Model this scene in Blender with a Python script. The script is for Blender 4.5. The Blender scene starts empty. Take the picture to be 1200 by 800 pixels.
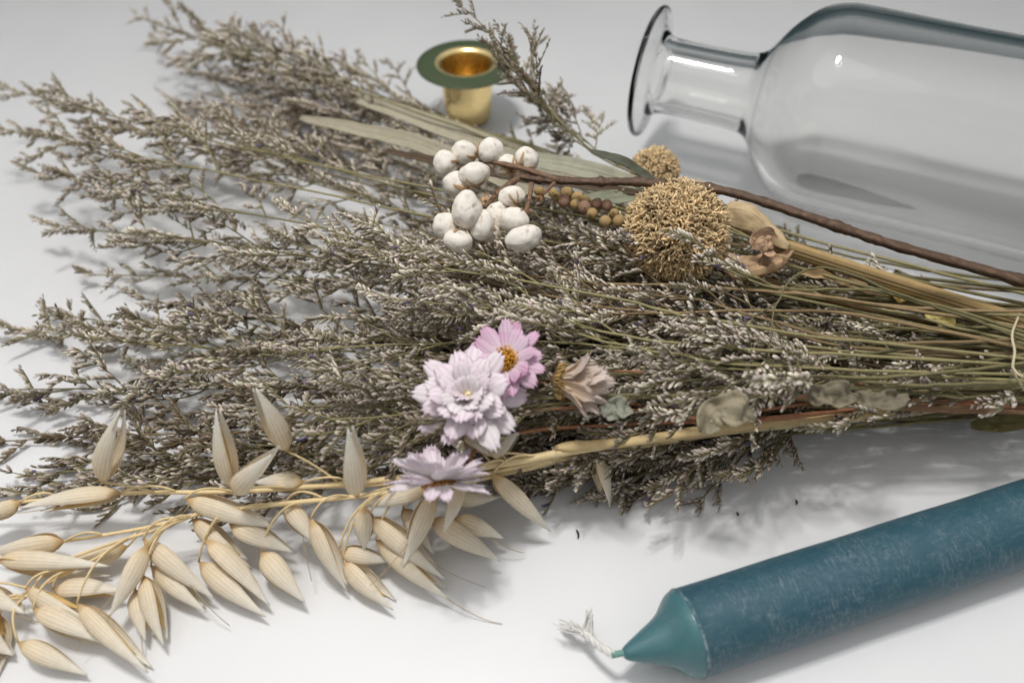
import bpy, math, random
import numpy as np
from mathutils import Vector, noise as mnoise

random.seed(11)
rng = np.random.default_rng(11)
SC = bpy.context.scene
COL = SC.collection
CM = 0.01                      # everything below is written in centimetres

# ------------------------------------------------------------------ camera
H, PITCH, F = 21.0, math.radians(46), 1000.0
def ray(px, py):
    x, y = (px-600)/F, (400-py)/F
    return np.array([x, math.cos(PITCH)+y*math.sin(PITCH), -math.sin(PITCH)+y*math.cos(PITCH)])
def P(px, py, z=0.0):
    """table-space point (cm) at height z seen at a photo position"""
    d = ray(px, py)
    return np.array([0, 0, H]) + d*((z-H)/d[2])
def PPC(px, py, z=0.0):        # photo pixels per cm there
    d = ray(px, py); return F/((z-H)/d[2])

cam = bpy.data.cameras.new('camera'); co = bpy.data.objects.new('camera', cam); COL.objects.link(co)
co.location = (0, 0, H*CM); co.rotation_euler = (math.pi/2-PITCH, 0, 0)
cam.sensor_width = 36; cam.lens = 30.0; cam.clip_start = 0.005; cam.clip_end = 50
cam.dof.use_dof = True; cam.dof.focus_distance = 0.245; cam.dof.aperture_fstop = 9
SC.camera = co

# ------------------------------------------------------------------ mesh helpers
ORG = {}
def nrm(v):
    v = np.asarray(v, float); return v/(np.linalg.norm(v)+1e-12)
def perp(v):
    v = nrm(v); a = np.array([0, 0, 1.]) if abs(v[2]) < .9 else np.array([1., 0, 0])
    return nrm(np.cross(v, a))
def rot(v, axis, ang):
    axis = nrm(axis); c, s = math.cos(ang), math.sin(ang)
    return v*c + np.cross(axis, v)*s + axis*np.dot(axis, v)*(1-c)

class MB:
    def __init__(s): s.V = []; s.F4 = []; s.F3 = []; s.C = []; s.n = 0
    def add(s, V, F4=None, F3=None, C=(1, 1, 1)):
        V = np.asarray(V, float).reshape(-1, 3)
        C = np.broadcast_to(np.asarray(C, float), (len(V), 3))
        s.V.append(V); s.C.append(C)
        if F4 is not None and len(F4): s.F4.append(np.asarray(F4, int)+s.n)
        if F3 is not None and len(F3): s.F3.append(np.asarray(F3, int)+s.n)
        s.n += len(V)
    def tube(s, pts, r, col=(1, 1, 1), n=6, cap=True, col2=None, flat=1.0, lump=0.0, cn=0.0, groove=0.0):
        pts = np.asarray(pts, float); m = len(pts)
        r = np.broadcast_to(np.asarray(r, float), (m,))
        T = np.gradient(pts, axis=0); T /= (np.linalg.norm(T, axis=1)[:, None]+1e-12)
        u = perp(T[0]); ang = np.arange(n)*2*math.pi/n; gr = (1+groove*(rng.random(n)*2-1))[:, None]
        V = []
        for i in range(m):
            u = nrm(u-T[i]*np.dot(u, T[i])); w = np.cross(T[i], u)
            rr = r[i]*(1+(lump*(random.random()-.5)*2 if lump else 0))
            V.append(pts[i]+rr*gr*(np.cos(ang)[:, None]*u+flat*np.sin(ang)[:, None]*w)*((1+groove*.6*(rng.random(n)-.5))[:, None] if groove else 1))
        V = np.concatenate(V)
        i, j = np.meshgrid(np.arange(m-1), np.arange(n), indexing='ij'); i = i.ravel(); j = j.ravel(); k = (j+1) % n
        Q = np.stack([i*n+j, i*n+k, (i+1)*n+k, (i+1)*n+j], 1)
        if col2 is None: C = col
        else:
            t = np.repeat(np.linspace(0, 1, m), n)[:, None]; C = np.asarray(col)*(1-t)+np.asarray(col2)*t
        if cn: C = np.broadcast_to(C, (len(V), 3))*(1+cn*(rng.random((len(V), 1))*2-1))*(1+.6*cn*np.tile(rng.random(n)*2-1, m)[:, None])
        F3 = []
        if cap:
            for k2 in range(1, n-1): F3 += [[0, k2+1, k2], [(m-1)*n, (m-1)*n+k2, (m-1)*n+k2+1]]
        s.add(V, Q, F3, C)
    def grid(s, G, C=(1, 1, 1), wrap=False):
        G = np.asarray(G, float); a, b = G.shape[:2]
        if not np.isscalar(C) and np.ndim(C) == 3: C = np.asarray(C).reshape(-1, 3)
        i, j = np.meshgrid(np.arange(a-1), np.arange(b if wrap else b-1), indexing='ij'); i = i.ravel(); j = j.ravel(); k = (j+1) % b
        s.add(G.reshape(-1, 3), np.stack([i*b+j, i*b+k, (i+1)*b+k, (i+1)*b+j], 1), None, C)
    def build(s, name, mat, parent=None, smooth=True, solid=0, sub=0):
        V = np.concatenate(s.V); C = np.concatenate(s.C)
        org = ORG[parent.name] if parent else np.zeros(3)
        V = (V-org)*CM
        F4 = np.concatenate(s.F4) if s.F4 else np.zeros((0, 4), int)
        F3 = np.concatenate(s.F3) if s.F3 else np.zeros((0, 3), int)
        me = bpy.data.meshes.new(name)
        me.vertices.add(len(V)); me.vertices.foreach_set('co', V.astype(np.float32).ravel())
        me.loops.add(F4.size+F3.size); me.loops.foreach_set('vertex_index', np.concatenate([F4.ravel(), F3.ravel()]).astype(np.int32))
        me.polygons.add(len(F4)+len(F3))
        st = np.concatenate([np.arange(len(F4))*4, F4.size+np.arange(len(F3))*3]).astype(np.int32)
        me.polygons.foreach_set('loop_start', st)
        me.update(calc_edges=True); me.validate()
        at = me.color_attributes.new('Col', 'FLOAT_COLOR', 'POINT')
        at.data.foreach_set('color', np.concatenate([C, np.ones((len(C), 1))], 1).astype(np.float32).ravel())
        if smooth: me.polygons.foreach_set('use_smooth', np.ones(len(me.polygons), bool))
        o = bpy.data.objects.new(name, me); COL.objects.link(o); me.materials.append(mat)
        if parent: o.parent = parent
        ORG[o.name] = org
        if solid:
            md = o.modifiers.new('thickness', 'SOLIDIFY'); md.thickness = solid*CM; md.offset = 0
        if sub:
            md = o.modifiers.new('smooth', 'SUBSURF'); md.levels = md.render_levels = sub
        return o

def tag(o, label, cat=None, group=None, kind=None):
    if label: o['label'] = label
    if cat: o['category'] = cat
    if group: o['group'] = group
    if kind: o['kind'] = kind
    return o
def thing(name, loc, label, cat, group=None):
    o = bpy.data.objects.new(name, None); COL.objects.link(o)
    o.location = tuple(np.asarray(loc)*CM); o.empty_display_size = 0.005; ORG[o.name] = np.asarray(loc, float)
    return tag(o, label, cat, group)

def bez(a, b, c, n):
    t = np.linspace(0, 1, n)[:, None]; return (1-t)**2*a+2*t*(1-t)*b+t*t*c
def through(pts, n):
    """Catmull-Rom through the points"""
    p = np.asarray(pts, float); m = len(p)
    if m == 2: return p[0]+(p[1]-p[0])*np.linspace(0, 1, n)[:, None]
    q = np.vstack([2*p[0]-p[1], p, 2*p[-1]-p[-2]]); out = []
    for t in np.linspace(0, m-1-1e-9, n):
        i = int(t); f = t-i; a, b, c, d = q[i:i+4]
        out.append(.5*((2*b)+(c-a)*f+(2*a-5*b+4*c-d)*f*f+(3*b-a-3*c+d)*f**3))
    return np.array(out)
def srgb(r, g, b):
    f = lambda c: (c/255/12.92) if c/255 < .04045 else ((c/255+.055)/1.055)**2.4
    return np.array([f(r), f(g), f(b)])

# ------------------------------------------------------------------ materials
def mat(name):
    m = bpy.data.materials.new(name); m.use_nodes = True; nt = m.node_tree
    return m, nt, nt.nodes['Principled BSDF'], lambda t, **k: node(nt, t, **k)
def node(nt, t, **k):
    n = nt.nodes.new(t)
    for a, b in k.items():
        if a.startswith('i_'): n.inputs[a[2:].replace('_', ' ')].default_value = b
        else: setattr(n, a, b)
    return n
def plant_mat(name, rough=.75, trans=0.0, nscale=900, namt=.35, stripe=False, bump=.15, rnd=.25, sheen=0):
    m, nt, bs, N = mat(name); L = nt.links.new
    at = N('ShaderNodeAttribute', attribute_name='Col')
    tc = N('ShaderNodeTexCoord'); nz = N('ShaderNodeTexNoise', i_Scale=nscale, i_Detail=4.0)
    L(tc.outputs['Object'], nz.inputs['Vector'])
    ge = N('ShaderNodeNewGeometry')
    mr = N('ShaderNodeMapRange'); mr.inputs['To Min'].default_value = 1-namt; mr.inputs['To Max'].default_value = 1+namt
    L(nz.outputs['Fac'], mr.inputs['Value'])
    mr2 = N('ShaderNodeMapRange'); mr2.inputs['To Min'].default_value = 1-rnd; mr2.inputs['To Max'].default_value = 1+rnd
    L(ge.outputs['Random Per Island'], mr2.inputs['Value'])
    mu = N('ShaderNodeMath', operation='MULTIPLY'); L(mr.outputs[0], mu.inputs[0]); L(mr2.outputs[0], mu.inputs[1])
    vm = N('ShaderNodeVectorMath', operation='SCALE'); L(at.outputs['Color'], vm.inputs[0]); L(mu.outputs[0], vm.inputs['Scale'])
    L(vm.outputs[0], bs.inputs['Base Color'])
    bs.inputs['Roughness'].default_value = rough
    bs.inputs['Specular IOR Level'].default_value = .3
    if bump:
        b = N('ShaderNodeBump', i_Strength=bump, i_Distance=.0004); L(nz.outputs['Fac'], b.inputs['Height']); L(b.outputs[0], bs.inputs['Normal'])
    if trans:
        tr = N('ShaderNodeBsdfTranslucent'); L(vm.outputs[0], tr.inputs['Color'])
        mx = N('ShaderNodeMixShader'); mx.inputs[0].default_value = trans
        L(bs.outputs[0], mx.inputs[1]); L(tr.outputs[0], mx.inputs[2]); L(mx.outputs[0], nt.nodes['Material Output'].inputs['Surface'])
    return m
M_STEM = plant_mat('stem', .6, 0, 700, .35, rnd=.2)
M_FLOR = plant_mat('floret', .8, .12, 1500, .2, bump=0, rnd=.3)
M_OAT = plant_mat('oat_husk', .5, .3, 500, .1, bump=.1, rnd=.08)
M_OATS = plant_mat('oat_straw', .45, 0, 400, .2, rnd=.15)
M_PETAL = plant_mat('petal', .6, .22, 500, .07, bump=.2, rnd=.08)
M_SEED = plant_mat('stamen', .7, 0, 900, .2, rnd=.35)
M_BERRY = plant_mat('berry_white', .75, 0, 450, .10, bump=.35, rnd=.04)
M_BARK = plant_mat('bark', .7, 0, 500, .55, bump=.8, rnd=.1)
M_SPONGE = plant_mat('sponge', .8, .05, 600, .25, rnd=.3)
M_LEAF = plant_mat('dry_leaf', .7, .12, 350, .2, bump=.3, rnd=.05)
M_HUSK = plant_mat('dry_husk', .55, .2, 350, .3, bump=.3, rnd=.1)

def table_mat():
    m, nt, bs, N = mat('white_tabletop'); L = nt.links.new
    tc = N('ShaderNodeTexCoord'); nz = N('ShaderNodeTexNoise', i_Scale=1400, i_Detail=3.0); L(tc.outputs['Object'], nz.inputs['Vector'])
    n2 = N('ShaderNodeTexNoise', i_Scale=12, i_Detail=4.0); L(tc.outputs['Object'], n2.inputs['Vector'])
    cr = N('ShaderNodeValToRGB'); cr.color_ramp.elements[0].color = (.745, .745, .75, 1); cr.color_ramp.elements[1].color = (.79, .79, .79, 1)
    cr.color_ramp.elements[0].position = .35; cr.color_ramp.elements[1].position = .65
    L(n2.outputs['Fac'], cr.inputs[0]); L(cr.outputs[0], bs.inputs['Base Color'])
    b = N('ShaderNodeBump', i_Strength=.06, i_Distance=.0002); L(nz.outputs['Fac'], b.inputs['Height']); L(b.outputs[0], bs.inputs['Normal'])
    bs.inputs['Roughness'].default_value = .42; bs.inputs['Specular IOR Level'].default_value = .35
    return m
def glass_mat():
    m, nt, bs, N = mat('clear_glass')
    bs.inputs['Transmission Weight'].default_value = 1; bs.inputs['Roughness'].default_value = 0.0
    bs.inputs['IOR'].default_value = 1.48; bs.inputs['Base Color'].default_value = (.97, .972, .963, 1)
    return m
def metal_mat(name, col, rough, nstr=.05):
    m, nt, bs, N = mat(name); L = nt.links.new
    bs.inputs['Metallic'].default_value = 1; bs.inputs['Base Color'].default_value = (*col, 1)
    tc = N('ShaderNodeTexCoord'); nz = N('ShaderNodeTexNoise', i_Scale=160, i_Detail=3.0); L(tc.outputs['Object'], nz.inputs['Vector'])
    mr = N('ShaderNodeMapRange'); mr.inputs['To Min'].default_value = rough*.7; mr.inputs['To Max'].default_value = rough*1.4
    L(nz.outputs['Fac'], mr.inputs['Value']); L(mr.outputs[0], bs.inputs['Roughness'])
    b = N('ShaderNodeBump', i_Strength=nstr, i_Distance=.001); L(nz.outputs['Fac'], b.inputs['Height']); L(b.outputs[0], bs.inputs['Normal'])
    return m
def wax_mat(name, base, bloom=1.0, rim=True):
    m, nt, bs, N = mat(name); L = nt.links.new
    tc = N('ShaderNodeTexCoord')
    # object frame of the candle: local Z along its axis; rubbing marks run round and slightly along it
    def streak(scale, sc, lo, hi, det=6.0, dist=0.0):
        mp = N('ShaderNodeMapping'); mp.inputs['Scale'].default_value = sc; L(tc.outputs['Object'], mp.inputs['Vector'])
        nz = N('ShaderNodeTexNoise', i_Scale=scale, i_Detail=det, i_Roughness=.7, i_Distortion=dist); L(mp.outputs[0], nz.inputs['Vector'])
        r = N('ShaderNodeMapRange'); r.inputs['From Min'].default_value = lo; r.inputs['From Max'].default_value = hi; L(nz.outputs['Fac'], r.inputs['Value'])
        return r
    a = streak(400, (1, 1, 7), .50, .68, dist=1.2)          # fine rings
    c = streak(130, (1, 1, .7), .42, .66)                  # patches where the bloom is heavier
    d = streak(900, (2.5, 2.5, .25), .56, .72)             # lengthwise scuffs
    e = streak(2600, (1, 1, 1), .60, .72, 2.0)             # dust specks
    mu = N('ShaderNodeMath', operation='MULTIPLY'); L(a.outputs[0], mu.inputs[0]); L(c.outputs[0], mu.inputs[1])
    ad = N('ShaderNodeMath', operation='MULTIPLY_ADD'); L(d.outputs[0], ad.inputs[0]); ad.inputs[1].default_value = .30; L(mu.outputs[0], ad.inputs[2])
    ae = N('ShaderNodeMath', operation='MULTIPLY_ADD'); L(e.outputs[0], ae.inputs[0]); ae.inputs[1].default_value = .18; L(ad.outputs[0], ae.inputs[2])
    sz = N('ShaderNodeSeparateXYZ'); L(tc.outputs['Object'], sz.inputs[0])
    rm = N('ShaderNodeMapRange'); rm.inputs['From Min'].default_value = .0174; rm.inputs['From Max'].default_value = .0167; L(sz.outputs['Z'], rm.inputs['Value'])
    ch = streak(500, (1, 1, 1), .48, .66); rz = N('ShaderNodeMath', operation='MULTIPLY'); L(rm.outputs[0], rz.inputs[0]); L(ch.outputs[0], rz.inputs[1])
    a2 = N('ShaderNodeMath', operation='ADD'); L(ae.outputs[0], a2.inputs[0]); L(rz.outputs[0], a2.inputs[1])
    if rim: ae = a2
    af = N('ShaderNodeMath', operation='MULTIPLY_ADD', use_clamp=True); L(ae.outputs[0], af.inputs[0]); af.inputs[1].default_value = .75*bloom; af.inputs[2].default_value = .0
    big = streak(18, (1, 1, .6), .35, .65)
    mb = N('ShaderNodeMix', data_type='RGBA'); L(big.outputs[0], mb.inputs[0])
    mb.inputs['A'].default_value = (*base, 1); mb.inputs['B'].default_value = (base[0]*.85, base[1]*.82, base[2]*1.0, 1)
    mx = N('ShaderNodeMix', data_type='RGBA'); L(af.outputs[0], mx.inputs[0]); L(mb.outputs['Result'], mx.inputs['A']); mx.inputs['B'].default_value = (.46, .53, .56, 1)
    L(mx.outputs['Result'], bs.inputs['Base Color'])
    bs.inputs['Roughness'].default_value = .42; bs.inputs['Subsurface Weight'].default_value = .25
    bs.inputs['Subsurface Radius'].default_value = (.2, .6, .7); bs.inputs['Subsurface Scale'].default_value = .004
    b = N('ShaderNodeBump', i_Strength=.25, i_Distance=.0003); L(ae.outputs[0], b.inputs['Height']); b.inputs['Strength'].default_value = .5; L(b.outputs[0], bs.inputs['Normal'])
    return m

# ------------------------------------------------------------------ table
mb = MB()
x0, x1, y0, y1, zt, zb = -75, 75, -30, 52, 0, -3
mb.add([[x0, y0, zb], [x1, y0, zb], [x1, y1, zb], [x0, y1, zb], [x0, y0, zt], [x1, y0, zt], [x1, y1, zt], [x0, y1, zt]],
       [[3, 2, 1, 0], [4, 5, 6, 7], [0, 1, 5, 4], [1, 2, 6, 5], [2, 3, 7, 6], [3, 0, 4, 7]])
tag(mb.build('tabletop', table_mat(), smooth=False), 'smooth white satin tabletop under everything', kind='structure')

# ------------------------------------------------------------------ things lying on their side (lathe along an axis)
def lathe_obj(name, prof, m, parent, n=96, closed=False):
    """profile (s, r) turned about local Z of the parent"""
    ang = np.arange(n)*2*math.pi/n
    G = np.array([[[r*math.cos(a), r*math.sin(a), s] for a in ang] for s, r in prof])
    if closed: G = np.concatenate([G, G[:1]])
    b = MB(); b.grid(G, wrap=True)
    if not closed:
        for idx in (0, len(prof)-1):
            s, r = prof[idx]
            if r < 1e-3: continue
            k = b.n; b.add(np.vstack([[0, 0, s], G[idx]]), None, [[0, 1+(j+1) % n, 1+j] if idx == 0 else [0, 1+j, 1+(j+1) % n] for j in range(n)])
    V = b.V; ORG[parent.name] = np.zeros(3)
    return b.build(name, m, parent)
def lying(o, a, b):
    z = Vector(b-a).normalized(); o.location = Vector(a)*CM
    o.rotation_mode = 'QUATERNION'; o.rotation_quaternion = z.to_track_quat('Z', 'X')
def dens(prof, k=4):
    """rounds the profile by Catmull-Rom sampling"""
    return [tuple(q) for q in through(np.array(prof), (len(prof)-1)*k+1)]

# candle
R = 1.08
ca, cb = P(731, 766, R), P(1210, 609, R)
candle = thing('taper_candle', ca, 'long dark teal blue candle with frayed white wick lying on the table', 'candle')
lying(candle, ca, cb); ax = nrm(cb-ca)
teal = srgb(46, 88, 98)
tip = dens([(0.0, .12), (.08, .18), (.3, .28), (.6, .41), (.9, .54), (1.12, .67), (1.32, .86), (1.48, 1.0), (1.64, 1.07)], 4)
tip = [(0, 0.0)]+tip+[(1.67, 1.06), (1.70, 0)]
tm = wax_mat('teal_wax_tip', srgb(76, 122, 124), .2, rim=False)
tm.node_tree.nodes['Principled BSDF'].inputs['Roughness'].default_value = .25
tm.node_tree.nodes['Principled BSDF'].inputs['Subsurface Weight'].default_value = .6
lathe_obj('candle_tip', tip, tm, candle)
body = [(1.66, 1.0), (1.655, 1.072), (1.67, 1.09)]+[(1.69+.03*i, 1.098-.006*min(i, 3)) for i in range(4)]+list((s, R+.006*math.sin(s*1.7)) for s in np.linspace(1.95, 21, 60))+[(21.1, 1.0)]
lathe_obj('candle_body', body, wax_mat('teal_wax', teal), candle)
# wick (part of the candle): world positions brought into the candle's own frame
Qi = candle.rotation_quaternion.inverted()
def loc(pts): return np.array([list(Qi @ Vector(p-ca)) for p in pts])
b = MB(); W = (.78, .76, .72)
w0 = through([P(736, 764, R), P(727, 765, R), P(717, 767, R-.05)], 8)
b.tube(loc(w0), .085, srgb(120, 160, 150), 8)
for k in range(3):                                       # three plies twisted
    line = through([P(719, 767, R-.05), P(703, 757, .9), P(688, 745, .75), P(676, 736, .6)], 26)
    off = []
    for i, p in enumerate(line):
        a = i*.55+k*2.09; off.append(p+.06*np.array([math.cos(a)*.4, math.sin(a)*.8, math.cos(a)*.8]))
    b.tube(loc(off), .06, W, 6)
for k in range(34):
    s = line[random.randint(13, 25)]
    e = P(664+random.gauss(0, 6), 730+random.gauss(0, 4), random.uniform(.3, .8)) if k % 3 else P(689+random.gauss(0, 4), 716+random.gauss(0, 4), random.uniform(.7, 1.3))
    m_ = (s+e)/2+rng.normal(0, .06, 3); b.tube(loc(bez(s, m_, e, 7)), [.022]*5+[.016, .008], W, 4)
wm = plant_mat('cotton', .9, .1, 900, .15, rnd=.15)
b.build('wick', wm, candle)

# bottle
BR = 3.75
ba, bb = P(758, 84, BR), P(1200, 178, BR)
bottle = thing('glass_bottle', ba, 'clear glass bottle with flared lip lying on its side behind the dried flowers', 'bottle')
lying(bottle, ba, bb)
blen = lambda px: None
L1 = np.linalg.norm(P(880, 110, BR)-ba); L2 = np.linalg.norm(P(950, 125, BR)-ba)
outer = [(0, 2.35), (.05, 2.5), (.16, 2.56), (.28, 2.5), (.36, 2.2), (.5, 1.72), (.8, 1.5), (1.4, 1.45), (L1*.6, 1.45), (L1-.3, 1.5)]
outer += [(L1+.25, 1.72), (L1+(L2-L1)*.35, 2.55), (L1+(L2-L1)*.6, 3.2), (L1+(L2-L1)*.85, 3.6), (L2+.35, 3.8), (L2+1.2, 3.83), (L2+5, 3.75), (L2+11, 3.75), (L2+12, 3.7), (L2+12.4, 3.4), (L2+12.5, 2.8)]
inner = [(L2+12.0, 2.7), (L2+11.7, 3.1), (L2+11.0, 3.32), (L2+5, 3.35), (L2+1.4, 3.34), (L2+.4, 3.3), (L1+(L2-L1)*.85, 3.05), (L1+(L2-L1)*.6, 2.6), (L1+(L2-L1)*.35, 2.0), (L1+.2, 1.3), (L1-.3, 1.12), (L1*.6, 1.08), (1.4, 1.08), (.8, 1.1), (.45, 1.25), (.2, 1.75), (.05, 2.2)]
po = dens(outer, 4); pi = dens(inner, 4)
prof = [po[0]]+po[1:]+[(L2+12.5, 0.0)]
# one skin: outside, closed bottom, inside, joined at the lip
loop = po+[(L2+12.5, .001), (L2+12.0, .001)]+pi
bmsh = lathe_obj('bottle_wall', loop, glass_mat(), bottle, 128, closed=True)

# candle holder
hb = P(549, 139, 0)
gold = metal_mat('brushed_brass', (.90, .70, .34), .26, .12)
green = plant_mat('green_enamel', .35, 0, 200, .08, rnd=0)
holder = thing('candle_holder', hb, 'small brass candle cup with a wide dark green rim standing on the table', 'candle holder')
def vl(prof, n=72, wob=0):
    return np.array([[[hb[0]+r*math.cos(a)*(1+wob*math.cos(3*a+1)), hb[1]+r*math.sin(a)*(1+wob*math.cos(3*a+1)), s] for a in np.arange(n)*2*math.pi/n] for s, r in prof])
HT = 2.75
b = MB(); pr = [(0.02, .02), (.0, .55), (.04, .82), (.2, 1.0), (.7, 1.07), (1.5, 1.10), (HT-.15, 1.13), (HT-.05, 1.16)]
pin = [(HT-.05, 1.10), (HT-.2, 1.06), (1.5, 1.03), (.7, 1.0), (.25, .92), (.12, .7), (.1, .02)]
b.grid(vl(pr, wob=.02), wrap=True); b.grid(vl(pin, wob=.02), wrap=True); b.build('cup', gold, holder)
b = MB(); b.grid(vl([(HT-.05, 1.10), (HT+.02, 1.16), (HT+.05, 1.3), (HT+.045, 1.36)]), wrap=True); b.build('collar', gold, holder)
b = MB(); b.grid(vl([(HT+.045, 1.34), (HT+.05, 1.5), (HT+.02, 1.85), (HT-.03, 2.13), (HT-.06, 2.17), (HT-.09, 2.13), (HT-.06, 1.9), (HT-.03, 1.2), (HT-.03, 1.12)]), srgb(64, 76, 50), wrap=True); b.build('rim', green, holder)

# ------------------------------------------------------------------ sea lavender sprigs
fr_t = np.array([0, .35, .75, 1.0]); fr_r = np.array([.25, .85, 1.0, .42]); FN = 5
fa = np.arange(FN)*2*math.pi/FN
FV = np.concatenate([np.stack([r*np.cos(fa), r*np.sin(fa), np.full(FN, t)], 1) for t, r in zip(fr_t, fr_r)])
FT = np.repeat(fr_t, FN)
FQ = np.array([[i*FN+j, i*FN+(j+1) % FN, (i+1)*FN+(j+1) % FN, (i+1)*FN+j] for i in range(3) for j in range(FN)])
FT3 = np.array([[15, 15+k, 15+k+1] for k in range(1, FN-1)])
def florets(b, pos, dr, ln, wd, cb_, ct):
    """many florets in one go: pos, dr (n,3); ln, wd (n); base and tip colours (n,3)"""
    n = len(pos); dr = dr/np.linalg.norm(dr, axis=1)[:, None]
    up = np.where(np.abs(dr[:, 2:3]) < .9, np.array([[0, 0, 1.]]), np.array([[1., 0, 0]]))
    u = np.cross(dr, up); u /= np.linalg.norm(u, axis=1)[:, None]; w = np.cross(dr, u)
    V = pos[:, None]+u[:, None]*(FV[None, :, 0:1]*wd[:, None, None])+w[:, None]*(FV[None, :, 1:2]*wd[:, None, None])+dr[:, None]*(FV[None, :, 2:3]*ln[:, None, None])
    t = np.clip(FT*1.35-.12, 0, 1)[None, :, None]
    C = cb_[:, None]*(1-t)+ct[:, None]*t
    V = V.reshape(-1, 3); V[:, 2] = np.maximum(V[:, 2], .04)
    off = np.arange(n)*len(FV)
    b.add(V, (FQ[None]+off[:, None, None]).reshape(-1, 4), (FT3[None]+off[:, None, None]).reshape(-1, 3), C.reshape(-1, 3))

OLIVE = srgb(132, 124, 88); OLIVE2 = srgb(158, 150, 108)
BASE_A = srgb(118, 108, 68); TIP_A = srgb(246, 240, 220); TIP_B = srgb(228, 210, 204); BROWN = srgb(82, 66, 44); VIO = srgb(112, 100, 140)
def sprig(keys, name='sea_lavender_sprig', label='', group=None, infl=9.0, brown=.3, dens_=1.0, blen=4.0, rstem=.06, sparse=0.0, zmin=.15, spread=.75, fl=.27):
    """keys: points along the main stem, base to tip"""
    main = through(keys, 44)
    main[8:] += np.cumsum(rng.normal(0, .02, (36, 3)), 0)
    main[:, 2] = np.maximum(main[:, 2], zmin)
    seg = np.linalg.norm(np.diff(main, axis=0), axis=1); S = np.concatenate([[0], np.cumsum(seg)]); LT = S[-1]
    root = thing(name, main[0], label, 'dried flower', group)
    st = MB(); col = (OLIVE if random.random() < .75 else srgb(132, 112, 82))*random.uniform(.45, 1.2)
    at = lambda s: np.array([np.interp(s, S, main[:, k]) for k in range(3)])
    st.tube(main, rstem*np.linspace(1, .38, len(main)), col, 6, col2=col*1.15)
    PF, DF, LF, TF = [], [], [], []
    def spike(p0, d0, length, side, curl, tone):
        """a curved branchlet with two ranks of florets"""
        k = max(4, int(length/.115)); pts = [p0]; d = nrm(d0); ax_ = nrm(side)
        for i in range(k):
            d = nrm(rot(d, ax_, curl/k)+rng.normal(0, .025, 3)); pts.append(pts[-1]+d*length/k)
        pts = np.array(pts); pts[:, 2] = np.maximum(pts[:, 2], zmin*.7)
        st.tube(pts[::2] if len(pts) > 6 else pts, np.linspace(.024, .012, len(pts[::2] if len(pts) > 6 else pts)), col*1.05, 4, cap=False)
        up = nrm(np.cross(ax_, d0))
        i0 = 0 if length < 1.3 else int(k*.2)
        for i in range(i0, k+1):
            if random.random() < .06+sparse: continue
            f = (i-i0)/max(1, k-i0); t = nrm(pts[min(i+1, k)]-pts[max(i-1, 0)])
            s2 = nrm(np.cross(t, ax_))
            for sg in ((1, -1) if random.random() < .72 else (1 if i % 2 else -1,)):
                a = .78 if i < k else .2
                dd = t*math.cos(a)+(ax_*sg*.62-s2*.55)*math.sin(a)+rng.normal(0, .11, 3)
                PF.append(pts[i]); DF.append(dd); LF.append(fl*random.uniform(.75, 1.15)*(1-.35*f*(f > .8))); TF.append(tone)
    s = max(LT-infl, LT*.12); k = 0
    while s < LT-.25:
        f = (s-(LT-infl))/infl; f = min(max(f, 0), 1)
        p = at(s); t = nrm(at(min(s+.3, LT))-at(s-.3))
        L = blen*(1-f)**.8*random.uniform(.65, 1.15)+.6
        az = (k*2.4+random.uniform(-.5, .5))
        h1 = nrm(np.cross(t, [0, 0, 1])); h2 = np.cross(h1, t)
        sd = nrm(h1*math.cos(az)+h2*math.sin(az)*spread)
        a0 = math.radians(random.uniform(24, 52))
        d = t*math.cos(a0)+sd*math.sin(a0)
        ax2 = nrm(np.cross(sd, t))                       # bending back towards the stem's direction
        tone = min(1, max(0, brown+random.gauss(0, .22)))
        if L < 1.5:
            spike(p, d, L, ax2, random.uniform(-.5, .9), tone)
        else:
            m = 12; pts = [p]; dd = d.copy(); cv = random.uniform(.1, .7)
            for i in range(m): dd = nrm(rot(dd, ax2, cv/m)+rng.normal(0, .02, 3)); pts.append(pts[-1]+dd*L/m)
            pts = np.array(pts); pts[:, 2] = np.maximum(pts[:, 2], zmin)
            st.tube(pts, np.linspace(rstem*.55, .02, len(pts)), col, 5, cap=False)
            q = .28*L; j = 0
            while q < L:
                i = min(int(q/L*m), m-1); pp = pts[i]+(pts[i+1]-pts[i])*(q/L*m-i); tt = nrm(pts[i+1]-pts[i])
                sg = 1 if j % 2 else -1
                pl = nrm(np.cross(tt, ax2)); s3 = nrm(pl*sg+ax2*random.uniform(-.6, .6))
                a1 = math.radians(random.uniform(28, 50)); d3 = tt*math.cos(a1)+s3*math.sin(a1)
                ll = (.5+.95*(1-q/L))*random.uniform(.7, 1.2)
                spike(pp, d3, ll, nrm(np.cross(s3, tt))*1.0, random.uniform(-.4, .8), tone)
                q += random.uniform(.34, .55)/dens_; j += 1
            spike(pts[-2], nrm(pts[-1]-pts[-2]), .8, ax2, .5, tone)
        s += random.uniform(.45, .8)/dens_; k += 1
    spike(at(LT-.5), nrm(at(LT)-at(LT-.5)), .9, perp(nrm(at(LT)-at(LT-.5))), .6, brown)
    st.build('stem', M_STEM, root)
    if PF:
        n = len(PF); T = np.array(TF)[:, None]; r = rng.random((n, 1)); r2 = rng.random((n, 1))
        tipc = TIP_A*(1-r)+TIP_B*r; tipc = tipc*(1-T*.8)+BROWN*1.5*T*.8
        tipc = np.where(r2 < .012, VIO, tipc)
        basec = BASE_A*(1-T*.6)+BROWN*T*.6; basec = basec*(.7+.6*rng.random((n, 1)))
        fb = MB(); LF = np.array(LF); florets(fb, np.array(PF), np.array(DF), LF, LF*(.13+.05*rng.random(n)), basec, tipc)
        fb.build('blossom', M_FLOR, root)
    return root

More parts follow.
